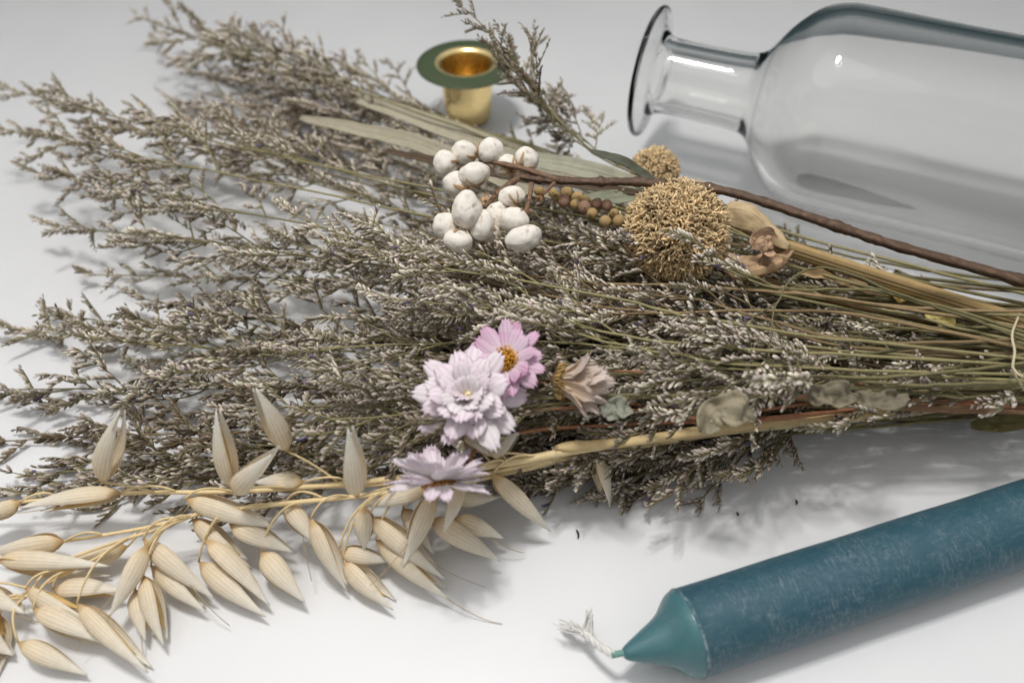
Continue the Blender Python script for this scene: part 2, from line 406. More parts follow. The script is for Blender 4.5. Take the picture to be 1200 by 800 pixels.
GX, GY = 1285, 428
def bundle_base(py_tip_angle, z):
    """where a stem leaves the tied end, off the right of the photo"""
    j = random.uniform(-42, 42)
    return P(GX+random.uniform(0, 40), GY-py_tip_angle*2.6+j, z)
def fan(tipx, tipy, ztip, zmid, zb, bend=0, **k):
    ang = math.degrees(math.atan2(GY-tipy, GX-tipx))
    b0 = bundle_base(ang, zb)
    m1 = P(GX+(tipx-GX)*.36, GY-ang*1.6+(tipy-GY)*.30+bend*.5+random.uniform(-24, 24), zb*.4+zmid*.6)
    m2 = P(GX+(tipx-GX)*.68, GY-ang*.5+(tipy-GY)*.64+bend, zmid)
    return sprig([b0, m1, m2, P(tipx, tipy, ztip)], **k)

FANG = 'sea lavender sprigs of the dried bouquet'
# outlying sprigs whose tips stand clear of the mass
OUT = [
 (160, 22, 1.6, 3.2, 3.6, -14, 'sea lavender sprig with the tip reaching highest at the upper left of the bouquet', .25),
 (232, 36, 1.6, 3.0, 3.8, -10, 'blurred sea lavender sprig curving just right of the highest sprig tip', .3),
 (4, 103, 2.2, 3.8, 3.6, -14, 'long sea lavender sprig arching to the upper left edge of the picture', .3),
 (-5, 152, 2.2, 3.6, 3.2, -8, 'sea lavender sprig touching the left edge just below the arching long one', .35),
 (30, 205, 1.8, 3.4, 3.2, 0, 'sea lavender sprig with a hooked tip over white table at the left', .3),
 (50, 268, 1.2, 3.0, 3.0, -8, 'sea lavender sprig with feathery tip pointing left above the white gap', .2),
 (92, 322, .5, 2.2, 2.6, -24, 'lowest sprig of the upper fan, skirting the white gap at left', .3),
 (175, 138, 2.2, 3.8, 3.8, -6, 'sea lavender sprig with a pale tip above the left of the bouquet', .25),
 (60, 362, .5, 1.6, 2.4, 28, 'short tipped sea lavender sprig rising under the white gap at far left', .45),
 (145, 345, 1.2, 2.0, 2.6, 32, 'upright tipped sea lavender sprig standing in the white gap', .45),
 (-6, 385, .5, 1.6, 2.2, 20, 'sea lavender sprig running off the left edge below the white gap', .5),
 (-10, 455, .6, 1.6, 2.0, 10, 'brownish sea lavender sprig crossing the left edge above the oat spikelets', .6),
 (-15, 515, .3, 1.2, 1.6, 12, 'lowest brown sprig leaving the left edge above the oats', .7),
 (8, 588, .2, .6, 1.0, 16, 'brown sea lavender sprig lying flat on the table behind the oat stem', .6),
 (30, 560, .3, .9, 1.3, 12, 'short brown sprig with sparse clusters just above the oat stem at left', .6),
]
for tx, ty, zt_, zm, zb_, bend, lab, br in OUT:
    fan(tx, ty, zt_, zm, zb_, bend, label=lab, infl=11.5 if tx < 120 else 10, brown=br, blen=1.6 if 300 < ty < 340 else (2.2 if ty < 370 and ty > 300 else 2.6), dens_=1.05, fl=.30 if ty > 330 else .27)

# the mass, layer by layer
N_MASS = 74
labs = {'up': 'one of the tangled sea lavender sprigs in the upper fan of the bouquet',
        'mid': 'one of the tangled sea lavender sprigs in the middle of the bouquet',
        'low': 'one of the brownish sea lavender sprigs in the lower fan behind the oats'}
for i in range(N_MASS):
    u = (i+.5)/N_MASS
    a = -12.5+33.0*((i*0.618034) % 1.0)                    # fan angle in the picture
    if a > 17.5: rmin, rmax = 820, 1150
    elif a > 7: rmin, rmax = 520, 1170
    elif a > 1.0: rmin, rmax = 500, 900
    elif a > -3: rmin, rmax = 480, 1020
    elif a > -9: rmin, rmax = 640, 1040
    else: rmin, rmax = 520, 740
    r = rmin+(rmax-rmin)*((i*0.7548777) % 1.0)**.8
    tx, ty = GX-r*math.cos(math.radians(a)), GY-r*math.sin(math.radians(a))
    edge = min(1, max(0, (a+13)/9))*min(1, max(.45, (21-a)/8))
    zm = .4+4.0*edge*((i*0.5698) % 1.0)
    zt_ = max(.25, zm*random.uniform(.55, .95))
    key = 'up' if a > 8 else ('mid' if a > -2 else 'low')
    br = {'up': .18, 'mid': .2, 'low': .45}[key]+(.25 if zm < 1.2 else 0)
    fan(tx, ty, zt_, zm, max(.8, min(4.2, zm+.6)), random.uniform(-22, 22), label=labs[key], group=FANG+' '+{'up': '(upper fan)', 'mid': '(middle)', 'low': '(lower fan)'}[key],
        infl=min(random.uniform(8, 12), r/40-8), brown=br+random.gauss(0, .12), blen=2.9, dens_=1.0)
# dense understorey close to the table, its dark brown painting in the inner shade
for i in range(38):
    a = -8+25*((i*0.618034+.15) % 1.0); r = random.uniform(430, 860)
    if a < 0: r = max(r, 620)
    fan(GX-r*math.cos(math.radians(a)), GY-r*math.sin(math.radians(a)), .3, random.uniform(.4, 1.4), 1.0, random.uniform(-15, 15), label='one of the lowest sea lavender sprigs inside the bouquet, coloured dark brown for the shade there', group='lowest sea lavender sprigs darkened for shade',
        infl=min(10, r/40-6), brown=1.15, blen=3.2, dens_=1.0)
# bare green stems gathered at the right
for i in range(40):
    a = -6+22*((i*0.618034+.3) % 1.0); r = random.uniform(330, 620)
    tx, ty = GX-r*math.cos(math.radians(a)), GY-r*math.sin(math.radians(a))
    zm = .6+3.2*min(1, max(.1, (a+13)/9))*random.random()
    fan(tx, ty, max(.3, zm+random.uniform(-.3, .5)), zm, max(.7, zm*.9), random.uniform(-34, 34), name='sea_lavender_sprig',
        label='one of the slender olive green sea lavender stems gathered at the right of the bouquet', group='thin sea lavender stems at the tied end',
        infl=random.uniform(4.5, 7.5), brown=.25, blen=1.9, dens_=.7, sparse=.1, rstem=.058)
# the sprigs standing up before the candle cup
sprig([P(960, 300, 3.2), P(850, 240, 3.6), P(700, 180, 4.6), P(618, 95, 6.2), P(575, 38, 7.2), P(530, 0, 7.8)],
      label='tall sea lavender sprig rising across the green rim of the candle cup', infl=6.0, blen=1.5, brown=.85, dens_=1.5, rstem=.045, zmin=.3, fl=.22)
sprig([P(960, 300, 3.2), P(850, 240, 3.3), P(720, 195, 3.5), P(640, 130, 3.8), P(592, 92, 4.4)],
      label='dense sea lavender sprig in front of the brass cup, right of it', infl=5.0, blen=1.9, brown=.6, dens_=2.0, rstem=.045, zmin=.3, fl=.24)
sprig([P(960, 300, 3.0), P(840, 240, 3.2), P(690, 180, 4.3), P(622, 110, 5.3), P(626, 50, 6.0)],
      label='small sea lavender twig with one upright comb of buds right of the green rim', infl=2.6, blen=.9, brown=.7, dens_=1.4, rstem=.04, zmin=.3, fl=.22)
sprig([P(900, 290, 3.0), P(760, 220, 2.8), P(600, 165, 2.2), P(480, 130, 2.0), P(418, 70, 2.4)],
      label='thin bare tipped twig sticking up left of the brass cup', infl=7, blen=1.2, brown=.4, dens_=.8, sparse=.3, zmin=.3)
# sprigs lying on top of the bouquet
TOP = [
 ([(1250, 405, 4.2), (1050, 345, 4.9), (900, 335, 5.0), (800, 290, 5.2), (735, 285, 5.1)], 'pale sea lavender sprig lying in front of the big tan pompon', 4.5),
 ([(1250, 420, 4.2), (1080, 350, 5.0), (960, 310, 5.4), (912, 350, 5.2), (903, 440, 4.6)], 'sea lavender sprig hanging straight down below the curled husk', 2.6),
 ([(1240, 425, 4.2), (900, 385, 5.2), (700, 345, 5.5), (480, 300, 5.2), (330, 240, 4.8)], 'long green sprig crossing the top of the bouquet below the white berries', 9),
 ([(1240, 430, 4.0), (900, 410, 4.9), (720, 395, 5.0), (600, 365, 5.0), (430, 350, 4.8)], 'sea lavender sprig with pale buds just above the pink daisy', 7),
 ([(1240, 440, 4.0), (900, 430, 4.7), (740, 412, 4.8), (620, 385, 4.8), (540, 372, 4.5)], 'sea lavender sprig lying above the faded brown daisy head', 4),
 ([(1200, 470, 3.2), (900, 450, 3.8), (720, 462, 4.0), (640, 455, 3.8), (470, 470, 3.2)], 'olive green sprig passing under the two pink daisies', 5),
]
for ks, lab, inf in TOP:
    sprig([P(*k) for k in ks], label=lab, infl=inf, blen=2.0, brown=.08, dens_=1.0, rstem=.05)

# ------------------------------------------------------------------ oats
def glume(b, p0, d, nrmv, L, W, open_=0.0, arc=1.0):
    """boat shaped husk with raised nerves, opening towards nrmv"""
    d = nrm(d); n = nrm(nrmv-d*np.dot(nrmv, d)); s = np.cross(d, n)
    nu, nv = 16, 19; G = np.zeros((nu, nv, 3)); C = np.zeros((nu, nv, 3))
    c1, c2, c3 = srgb(252, 232, 194), srgb(254, 250, 240), srgb(220, 190, 140)
    for i in range(nu):
        u = i/(nu-1); w = W*.92*(math.sin(math.pi*min(1, u**.66))**1.05)*(1-.15*u)*min(1, .45+u*4)+.012
        for j in range(nv):
            v = j/(nv-1)*2-1; a = v*1.25*arc
            rid = 1+.05*math.cos(v*math.pi*6.5)*math.sin(math.pi*u)
            bow = .10*L*math.sin(math.pi*u)
            G[i, j] = p0+d*(u*L)+s*(math.sin(a)*w*rid)+n*((math.cos(a))*w*.62*rid+bow*open_)
            st_ = .5+.5*math.cos(v*math.pi*6.5)
            C[i, j] = (c1*(1-u)+c2*u)*(.78+.22*st_) if u > .07 else c3
    G[..., 2] = np.maximum(G[..., 2], .05)
    b.grid(G, C)
STRAW = srgb(228, 204, 156)
def spikelet(root, mainpts, base, tip, W=.30, blunt=False, label=None, pos=None):
    d = tip-base; L = np.linalg.norm(d); d = d/L
    # pedicel from the nearest point of the stalk
    if mainpts is not None:
        k = np.argmin(np.linalg.norm(mainpts-base-np.array([1.2, 0, .2]), axis=1)); q = mainpts[k]
        mid = (q+base)/2+np.array([0, 0, .5])-d*.25
        ped = bez(q, mid, base, 12)
    else: ped = np.array([base-d*.5, base])
    pb = MB(); pb.tube(ped, np.linspace(.035, .03, len(ped)), STRAW, 5)
    # grain inside
    g = base+d*.12; pts = [g+d*(L*.72)*t for t in np.linspace(0, 1, 8)]
    pb.tube(pts, [.02, .10, .13, .13, .11, .08, .04, .01], srgb(196, 164, 104), 8, flat=.7)
    sp = pb.build('spikelet', M_OATS, root)
    n = np.array([random.uniform(-.3, .3), -.45, .85]); n = nrm(n-d*np.dot(n, d)); s = np.cross(d, n)
    tilt = random.uniform(.04, .20)
    for sg in (1, -1):
        g_ = MB(); ns = nrm(n*.7*sg+s*random.uniform(-.5, .5)); dd = nrm(d+ns*tilt*(1 if sg > 0 else .6))
        glume(g_, base-ns*.02, dd, ns, L*(1 if sg > 0 else random.uniform(.88, .98)), W*random.uniform(.9, 1.1), .5)
        if sg > 0 and random.random() < .2:                  # a hair thin awn
            q0 = base+d*L*.5+n*.1; q1 = q0+d*L*.5+n*random.uniform(.1, .5)+s*random.uniform(-.3, .3); q2 = q1+d*L*random.uniform(.2, .6)-n*.2+s*random.uniform(-.4, .4)
            aw = bez(q0, q1, q2, 12); aw[:, 2] = np.maximum(aw[:, 2], .05); g_.tube(aw, np.linspace(.009, .004, 12), srgb(206, 184, 144), 4)
        g_.build('husk', M_OAT, sp, solid=.01)
    return sp
def oat_stem(root, lines):
    b = MB(); allp = []
    for pts, r0, r1 in lines:
        q = through(pts, 60); q[:, 2] = np.maximum(q[:, 2], .12); allp.append(q)
        b.tube(q, np.linspace(r0, r1, 60), STRAW, 7, col2=STRAW*1.1)
    b.build('stem', M_OATS, root); return np.concatenate(allp)

oatA = thing('oat_stalk', P(1090, 478, 2.0), 'upper dried oat stalk, its cream spikelets standing upright over the sea lavender', 'dried oat', 'dried oat stalks')
pA = oat_stem(oatA, [
  ([P(1180, 470, 2.0), P(1080, 479, 2.2), P(1000, 489, 2.4), P(850, 504, 2.6), P(700, 523, 2.8), P(600, 541, 2.6), P(500, 556, 2.3), P(430, 564, 2.1), P(360, 570, 1.9), P(270, 576, 1.7), P(140, 578, 1.3), P(-20, 592, .9)], .16, .045),
  ([P(680, 528, 2.6), P(600, 548, 2.4), P(560, 556, 2.3), P(470, 566, 2.1), P(350, 571, 1.8)], .06, .05)])
# leaf sheath wrapped round the stalk
b = MB(); q = through([P(1085, 478, 2.35), P(1000, 487, 2.55), P(850, 501, 2.75), P(740, 517, 2.9), P(690, 521, 3.0), P(650, 524, 2.9)], 40)
t = np.linspace(0, 1, 40); rr = np.interp(t, [0, .3, .6, .8, .88, .95, 1], [.10, .17, .14, .13, .16, .12, .05])
b.tube(q, rr, srgb(216, 190, 140), 18, flat=.75, lump=.04); b.build('sheath', plant_mat('sheath', .5, .05, 260, .22, bump=.4), oatA)
SA = [((118, 565), (144, 478), 1.6, 3.4), ((271, 573), (256, 478), 1.9, 3.6), ((338, 529), (296, 452), 2.4, 4.0), ((273, 577), (331, 522), 2.1, 3.2),
      ((418, 583), (407, 492), 2.3, 4.0), ((356, 565), (298, 567), 2.0, 1.7), ((142, 577), (33, 605), 1.5, 1.0), ((24, 588), (-35, 614), 1.3, .9),
      ((217, 585), (327, 616), 1.9, 1.2), ((509, 576), (471, 662), 2.3, 1.0), ((541, 567), (520, 622), 2.9, 2.0), ((502, 572), (430, 594), 2.2, 1.7),
      ((520, 584), (584, 579), 1.6, 1.0), ((577, 555), (637, 613), 2.4, .3), ((508, 478), (560, 541), 3.1, 2.6), ((540, 500), (574, 536), 3.4, 2.7),
      ((572, 533), (609, 506), 2.8, 3.2)]
SB = [((76, 634), (-12, 644), .9, .6), ((-6, 655), (139, 668), .9, .5), ((150, 640), (60, 665), .7, .5), ((62, 690), (152, 700), .5, .3), ((168, 632), (253, 700), 1.4, .35),
      ((172, 638), (127, 722), 1.6, .8), ((177, 663), (246, 716), .8, .2), ((168, 674), (199, 755), 1.1, .25), ((158, 690), (176, 751), .8, .2),
      ((90, 707), (182, 786), 1.1, .3), ((39, 713), (130, 761), .8, .25), ((21, 752), (104, 791), .6, .2), ((-25, 690), (36, 720), .9, .6),
      ((-30, 735), (18, 768), .6, .2), ((225, 608), (298, 662), 1.4, .5), ((241, 631), (315, 711), 1.3, .3), ((233, 658), (316, 722), .7, .15),
      ((269, 614), (344, 648), 1.4, .7), ((306, 646), (359, 706), 1.0, .2), ((335, 588), (372, 640), 1.7, 1.0), ((364, 607), (408, 690), 1.7, .4),
      ((397, 647), (460, 656), .8, .5), ((401, 658), (466, 711), .7, .15), ((428, 594), (428, 645), 2.0, .9), ((432, 605), (522, 674), 1.8, .5),
      ((440, 632), (532, 697), 1.2, .15), ((472, 595), (506, 648), 1.4, .5), ((503, 607), (583, 656), 1.6, .3), ((532, 607), (587, 631), 1.3, .5),
      ((0, 720), (-10, 800), .5, .2), ((30, 690), (120, 722), .8, .4)]
for (b_, t_, z0, z1) in SA: spikelet(oatA, pA, P(*b_, z0+(.6 if t_[1] < b_[1]-30 else 0)), P(*t_, z1+(1.2 if t_[1] < b_[1]-30 else 0)), W=random.uniform(.25, .31) if b_ != (541, 567) else .2)
oatB = thing('oat_stalk', P(900, 497, 1.6), 'lower dried oat stalk, its spikelets spread drooping over the white table at the front', 'dried oat', 'dried oat stalks')
pB = oat_stem(oatB, [
  ([P(1150, 478, 1.6), P(900, 500, 1.9), P(700, 530, 2.0), P(600, 552, 2.0), P(520, 568, 2.0), P(430, 580, 2.0), P(330, 590, 1.9), P(235, 602, 1.6), P(170, 618, 1.3), P(76, 634, .9)], .11, .04),
  ([P(240, 598, 1.7), P(190, 618, 1.5), P(120, 640, 1.2), P(60, 665, .9), P(30, 700, .7)], .05, .035),
  ([P(160, 625, 1.3), P(110, 655, .9), P(40, 690, .6), P(-20, 715, .5)], .045, .03)])
for (b_, t_, z0, z1) in SB: spikelet(oatB, pB, P(*b_, z0), P(*t_, z1), W=random.uniform(.26, .33))
loose = thing('oat_spikelet', P(699, 531, 2.0), 'single pale oat husk hanging down by itself right of the daisies', 'dried oat')
spikelet(loose, None, P(699, 531, 2.2), P(708, 589, .4), W=.2)

# ------------------------------------------------------------------ daisies
PINK = srgb(238, 184, 216); WHITE = srgb(255, 254, 250); LILAC = srgb(252, 240, 248)
def petal(c, ax_, rad, L, W, spread, curl, c0, c1, teeth=True):
    nu, nv = 12, 9; G = np.zeros((nu, nv, 3)); C = np.zeros((nu, nv, 3)); s = np.cross(ax_, rad)
    ph = random.uniform(0, 6); ang = spread; p = c+rad*.12; pts = []; frames = []
    for i in range(nu):
        d = ax_*math.cos(ang)+rad*math.sin(ang); nn = -ax_*math.sin(ang)+rad*math.cos(ang)
        pts.append(p.copy()); frames.append((d, nn)); p = p+d*L/(nu-1); ang += curl/(nu-1)
    tw = random.uniform(-.35, .35)
    for i in range(nu):
        u = i/(nu-1); w = W*(.30+.70*math.sin(math.pi*min(1, u*.62+.05)))*(1 if u < .8 else 1-(u-.8)*1.7)
        d, nn = frames[i]; ss = s*math.cos(tw*u)+nn*math.sin(tw*u)
        for j in range(nv):
            v = j/(nv-1)*2-1
            tooth = (.12*L*(math.cos(v*math.pi*3)*.5-.5-.5*abs(v)))*u**4 if teeth else 0
            G[i, j] = pts[i]+ss*(w*v)-nn*(.28*w*(1-v*v))+nn*(.02*math.cos(v*9+ph)*u)+d*tooth
            f = min(1, max(0, u*1.1)); C[i, j] = (c0*(1-f)+c1*f)*(.9+.1*math.cos(v*11))
    G[..., 2] = np.maximum(G[..., 2], .08)
    b = MB(); b.grid(G, C); return b
def daisy(c, ax_, R_, layers, label, c0, c1, stem, centre=None, cr=.33, disc_col=srgb(206, 150, 50), teeth=True, pw=.21):
    ax_ = nrm(ax_); root = thing('paper_daisy', c, label, 'daisy', 'dried paper daisies')
    u = perp(ax_); v = np.cross(ax_, u)
    b = MB()                                               # cone of tiny stamens
    b.tube([c-ax_*.22, c-ax_*.1, c], [.06, .2, cr*.95], disc_col*.5, 12)
    for k in range(170):
        r = cr*math.sqrt((k+.5)/170); a = k*2.39996; h = .16*(1-(r/cr)**2)
        p = c+(u*math.cos(a)+v*math.sin(a))*r+ax_*h; dd = nrm(ax_+(u*math.cos(a)+v*math.sin(a))*r/cr*.7+rng.normal(0, .15, 3))
        b.tube([p-ax_*.05, p+dd*random.uniform(.07, .15)], [.022, .026], disc_col*random.uniform(.6, 1.3), 4)
    b.build('flower_centre', M_SEED, root)
    for n, L, spread, curl, off in layers:
        for k in range(n):
            a = (k+off+random.uniform(-.25, .25))*2*math.pi/n
            rad = u*math.cos(a)+v*math.sin(a); f = random.random()*.5
            petal(c-ax_*.03, ax_, rad, L*random.uniform(.85, 1.1), pw*random.uniform(.85, 1.15), spread+random.uniform(-.22, .22), curl+random.uniform(-.35, .35),
                  c0, c1*(1-f)+c0*f, teeth).build('petal', M_PETAL, root, solid=.01)
    b = MB(); q = through(stem, 40); b.tube(q, np.linspace(.045, .055, 40), srgb(186, 136, 100), 6, col2=srgb(158, 106, 78)); b.build('stem', M_STEM, root)
    return root
# upper pink daisy
c2 = P(594, 424, 5.1)
daisy(c2, (-.28, -.42, .86), 1, [(13, 1.02, 1.25, .25, 0), (11, .9, .95, .3, .5), ], 'mauve pink paper daisy with open orange centre behind the white one', LILAC, PINK*.95,
      [c2-np.array([-.1, -.1, .25]), P(640, 450, 3.4), P(720, 470, 3.2), P(850, 484, 3.0), P(1000, 468, 2.8), P(1200, 478, 2.6)], cr=.36, pw=.2)
# white shaggy daisy
c1 = P(550, 466, 4.7)
daisy(c1, (-.12, -.35, .9), 1, [(9, 1.4, 1.5, .2, 0), (8, 1.2, 1.15, .5, .5), (9, 1.05, .7, .7, .2), (8, .95, .35, .8, .4), (8, .8, .12, .7, 0)],
      'large shaggy white paper daisy with its centre nearly hidden by ragged petals', WHITE, srgb(252, 234, 244),
      [c1-np.array([-.15, -.1, .3]), P(620, 480, 3.6), P(700, 477, 3.4), P(800, 488, 3.2), P(900, 492, 3.0), P(1060, 472, 2.8), P(1220, 470, 2.6)], cr=.13, disc_col=srgb(236, 222, 186), pw=.29)
# lower daisy facing down and to the front
c3 = P(513, 563, 3.9)
daisy(c3, (-.0, -.74, -.67), 1, [(13, 1.15, 1.5, .15, 0), (13, 1.25, 1.8, .1, .5), (11, 1.2, 2.15, -.1, .3), (8, .9, 2.5, -.2, .1)], 'pale lilac paper daisy tipped face down at the front showing its orange underside centre', WHITE, srgb(250, 232, 244),
      [c3+np.array([.1, .15, .1]), c3+np.array([.7, .35, .0]), P(560, 525, 2.9), P(620, 505, 3.0), P(700, 499, 3.0), P(780, 495, 3.0), P(870, 492, 2.9), P(1000, 480, 2.7)], cr=.4, disc_col=srgb(190, 128, 50), pw=.2)
# faded head lying on its side
c4 = P(655, 446, 4.8)
daisy(c4, (.93, -.25, .15), 1, [(12, 1.3, .42, .35, 0), (12, 1.45, .3, .25, .5), (12, .75, .75, -.7, .2)], 'faded brownish paper daisy head lying on its side right of the pink daisy', srgb(218, 192, 152), srgb(244, 228, 222),
      [c4+np.array([.1, .3, 0]), P(760, 436, 3.4), P(900, 445, 3.2), P(1200, 455, 2.8)], cr=.42, disc_col=srgb(176, 146, 92), pw=.22)

# ------------------------------------------------------------------ white berry branch
br = thing('berry_branch', P(1200, 331, 4.4), 'brown woody twig with a cluster of white berries lying across the top of the bouquet', 'branch')
bk = srgb(98, 78, 64); bk2 = srgb(124, 98, 78)
mainb = through([P(1330, 372, 3.6), P(1200, 330, 4.4), P(1050, 288, 5.4), P(950, 255, 6.0), P(850, 224, 6.2), P(760, 214, 6.1), P(700, 213, 6.0), P(640, 211, 5.9), P(605, 206, 5.9)], 180)
b = MB(); rr = np.linspace(.17, .11, 180)*(1+.06*np.sin(np.arange(180)*.9))
for k in (24, 60, 94, 116, 132, 160): rr[k-1:k+3] *= [1.15, 1.35, 1.3, 1.12]
b.tube(mainb, rr*.92, bk, 18, lump=.06, cn=.35, groove=.14)
for k in (44, 60, 94, 132, 148):
    p = mainb[k]; d = nrm(rng.normal(0, 1, 3)+np.array([0, 0, 1])); b.tube([p, p+d*.16, p+d*.22], [.1, .08, .03], bk2*.8, 6)
b.build('stem', M_BARK, br)
BER = [(522, 192, 13, 15), (544, 179, 14, 13), (575, 177, 14, 14), (556, 204, 17, 13), (535, 216, 15, 14), (595, 195, 15, 13), (617, 187, 13, 14),
       (547, 246, 16.5, 20), (522, 265, 14, 14), (537, 283, 16, 12), (565, 264, 13, 17), (600, 230, 15, 11), (582, 254, 12, 16), (602, 258, 16, 14),
       (614, 279, 20, 14), (574, 273, 12, 10), (568, 238, 11, 11)]
BZ = [5.9, 6.1, 6.2, 6.4, 6.0, 5.8, 6.0, 6.3, 5.8, 5.7, 5.9, 6.1, 5.7, 5.9, 6.1, 5.5, 5.5]
hub = P(640, 211, 5.9); h2 = P(603, 206, 5.9); h3 = P(570, 236, 5.8); h4 = P(612, 252, 5.8); h5 = P(562, 187, 5.9)
for nm, pts, r in (('twig', [P(655, 212, 5.95), P(610, 197, 6.1), P(562, 187, 6.0)], .09), ('twig', [P(608, 209, 5.9), P(588, 222, 5.9), P(568, 243, 5.8)], .085),
                   ('twig', [P(623, 215, 5.9), P(620, 235, 5.9), P(614, 255, 5.9)], .07), ('twig', [P(650, 214, 5.9), P(636, 228, 5.8), P(626, 238, 5.6)], .06)):
    b = MB(); b.tube(through(pts, 14), np.linspace(r, r*.7, 14), bk2, 12, lump=.15, cn=.35, groove=.2)
    for k in range(4):
        q = through(pts, 14)[random.randint(5, 13)]; d = nrm(rng.normal(0, 1, 3)); b.tube([q, q+d*.15, q+d*.25+rng.normal(0, .04, 3)], [.03, .02, .01], srgb(170, 112, 62), 4)
    b.build(nm, M_BARK, br)
for (x, y, rx, ry), z in zip(BER, BZ):
    c = P(x, y, z); s = PPC(x, y, z); a, bb_ = rx/s*1.1, ry/s*1.1; cc = min(a, bb_)*.98
    hubp = min((h2, h3, h4, h5), key=lambda q: np.linalg.norm(q-c)); pole = nrm(hubp-c)
    X = np.array([1., 0, 0]); Y = np.array([0, math.sin(PITCH), math.cos(PITCH)]); Z = np.cross(X, Y)
    th = random.uniform(-.3, .3); X2 = X*math.cos(th)+Y*math.sin(th); Y2 = -X*math.sin(th)+Y*math.cos(th)
    nu, nv = 26, 36; G = np.zeros((nu, nv, 3)); C = np.zeros((nu, nv, 3)); sd = random.uniform(0, 50)
    e1 = perp(pole); e2 = np.cross(pole, e1); cr_ = random.uniform(0, 6)
    for i in range(nu):
        f = math.pi*i/(nu-1)
        for j in range(nv):
            g = 2*math.pi*j/nv
            d = pole*math.cos(f)+(e1*math.cos(g)+e2*math.sin(g))*math.sin(f)
            lob = 1+.035*math.cos(3*g+cr_)*math.sin(f)+.10*mnoise.noise(Vector(d*1.5+sd))+.02*mnoise.noise(Vector(d*5+sd))
            seam = max(0, 1-abs(((g+cr_+.15*mnoise.noise(Vector(d*4+sd))) % (2*math.pi/3))-math.pi/3)*14)*math.sin(f)**.5
            lob -= .055*seam+ (.05 if f < .35 else 0)
            G[i, j] = c+(X2*np.dot(d, X2)*a+Y2*np.dot(d, Y2)*bb_+Z*np.dot(d, Z)*cc)*lob
            base = srgb(236, 229, 218); n2 = mnoise.noise(Vector(d*2.3+sd+9))
            base = base*(1-.16*max(0, n2))
            k = min(1, .75*seam*max(0, .5+1.3*mnoise.noise(Vector(d*2+sd+4)))+max(0, mnoise.noise(Vector(d*3+sd+14))-.32)*1.2 + (.9 if f < .22 else max(0, .5-(f-.22)*3)))
            C[i, j] = base*(1-k)+srgb(150, 110, 74)*k
    b = MB(); b.grid(G, C, wrap=True); be = b.build('berry', M_BERRY, br)
    if random.random() < .85 or (x, y) in ((602, 258), (614, 279), (544, 179), (575, 177)):
        b = MB()                                             # torn husk left at the foot of the berry
        for q in range(5):
            ph = q*1.26+random.random(); dd = nrm(e1*math.cos(ph)+e2*math.sin(ph)); L_ = random.uniform(.28, .5); w_ = random.uniform(.08, .14)
            Gh = np.zeros((6, 5, 3))
            for i in range(6):
                u_ = i/5
                for j in range(5):
                    v_ = j/4*2-1; rr_ = cc*1.02
                    f_ = .12+u_*L_/cc
                    dv = nrm(pole*math.cos(f_)+dd*math.sin(f_)+np.cross(pole, dd)*v_*w_*(1-.75*u_)*2)
                    Gh[i, j] = c+dv*rr_*(1.04+.1*u_*u_)+rng.normal(0, .006, 3)
            b.grid(Gh, srgb(226, 192, 146)*random.uniform(.7, 1.1))
        b.build('torn_husk', M_HUSK, be, solid=.012)

# ------------------------------------------------------------------ tan pompon heads
def pompon(name, c, R_, ns, label, stem, wid=.036):
    root = thing(name, c, label, 'dried flower', 'tan globe flowers')
    b = MB(); nu, nv = 24, 32; G = np.zeros((nu, nv, 3)); hole = []
    dark = srgb(130, 92, 54)
    def rad(d):
        d = Vector(d); h = mnoise.noise(d*2.6+Vector((3.1, 1, 7)))
        return R_*(.86+.05*mnoise.noise(d*2+Vector((5, 5, 5)))-(.22 if h > .40 else 0)*min(1, (h-.40)*8 if h > .40 else 0))
    for i in range(nu):
        for j in range(nv):
            f, g = math.pi*i/(nu-1), 2*math.pi*j/nv
            d = np.array([math.sin(f)*math.cos(g), math.sin(f)*math.sin(g), math.cos(f)]); G[i, j] = c+d*rad(d)*.93
    b.grid(G, dark, wrap=True); head = b.build('flower_head', M_SPONGE, root)
    b = MB()
    for k in range(ns):
        z = 1-2*(k+.5)/ns; a = k*2.39996; q = math.sqrt(1-z*z)
        d = nrm(np.array([q*math.cos(a), q*math.sin(a), z])+rng.normal(0, .03, 3)); r0 = rad(d)*(1+.06*mnoise.noise(Vector(d*9)))
        if r0 < R_*.78 and random.random() < .75: continue
        p = c+d*r0*.93; L_ = R_*random.uniform(.12, .24); d2 = nrm(d+rng.normal(0, .35, 3)); d3 = nrm(d2+rng.normal(0, .75, 3))
        colr = srgb(236, 208, 162)*random.uniform(.65, 1.1)
        b.tube([p, p+d2*L_*.6, p+d2*L_*.6+d3*L_*.5, p+d2*L_*.5+d3*L_*.85], np.array([1.0, .95, .9, .5])*wid*R_/1.5, colr*.5, 5, col2=colr*1.1)
    b.build('floret', M_SPONGE, head)['kind'] = 'stuff'
    s = MB(); s.tube(through(stem, 20), .12, srgb(120, 92, 60), 7); s.build('stem', M_STEM, root)
gc = P(792, 271, 5.0)
pompon('globe_flower', gc, 1.5, 5600, 'large tan spongy round flower head under the brown twig', [gc, P(830, 300, 3.8), P(950, 345, 3.2), P(1200, 400, 2.6)])
gc2 = P(767, 201, 3.2)
pompon('globe_flower', gc2, .86, 2200, 'small tan round flower head peeping out behind the brown twig', [gc2, P(840, 250, 2.8), P(960, 310, 2.6), P(1200, 390, 2.4)], .06)

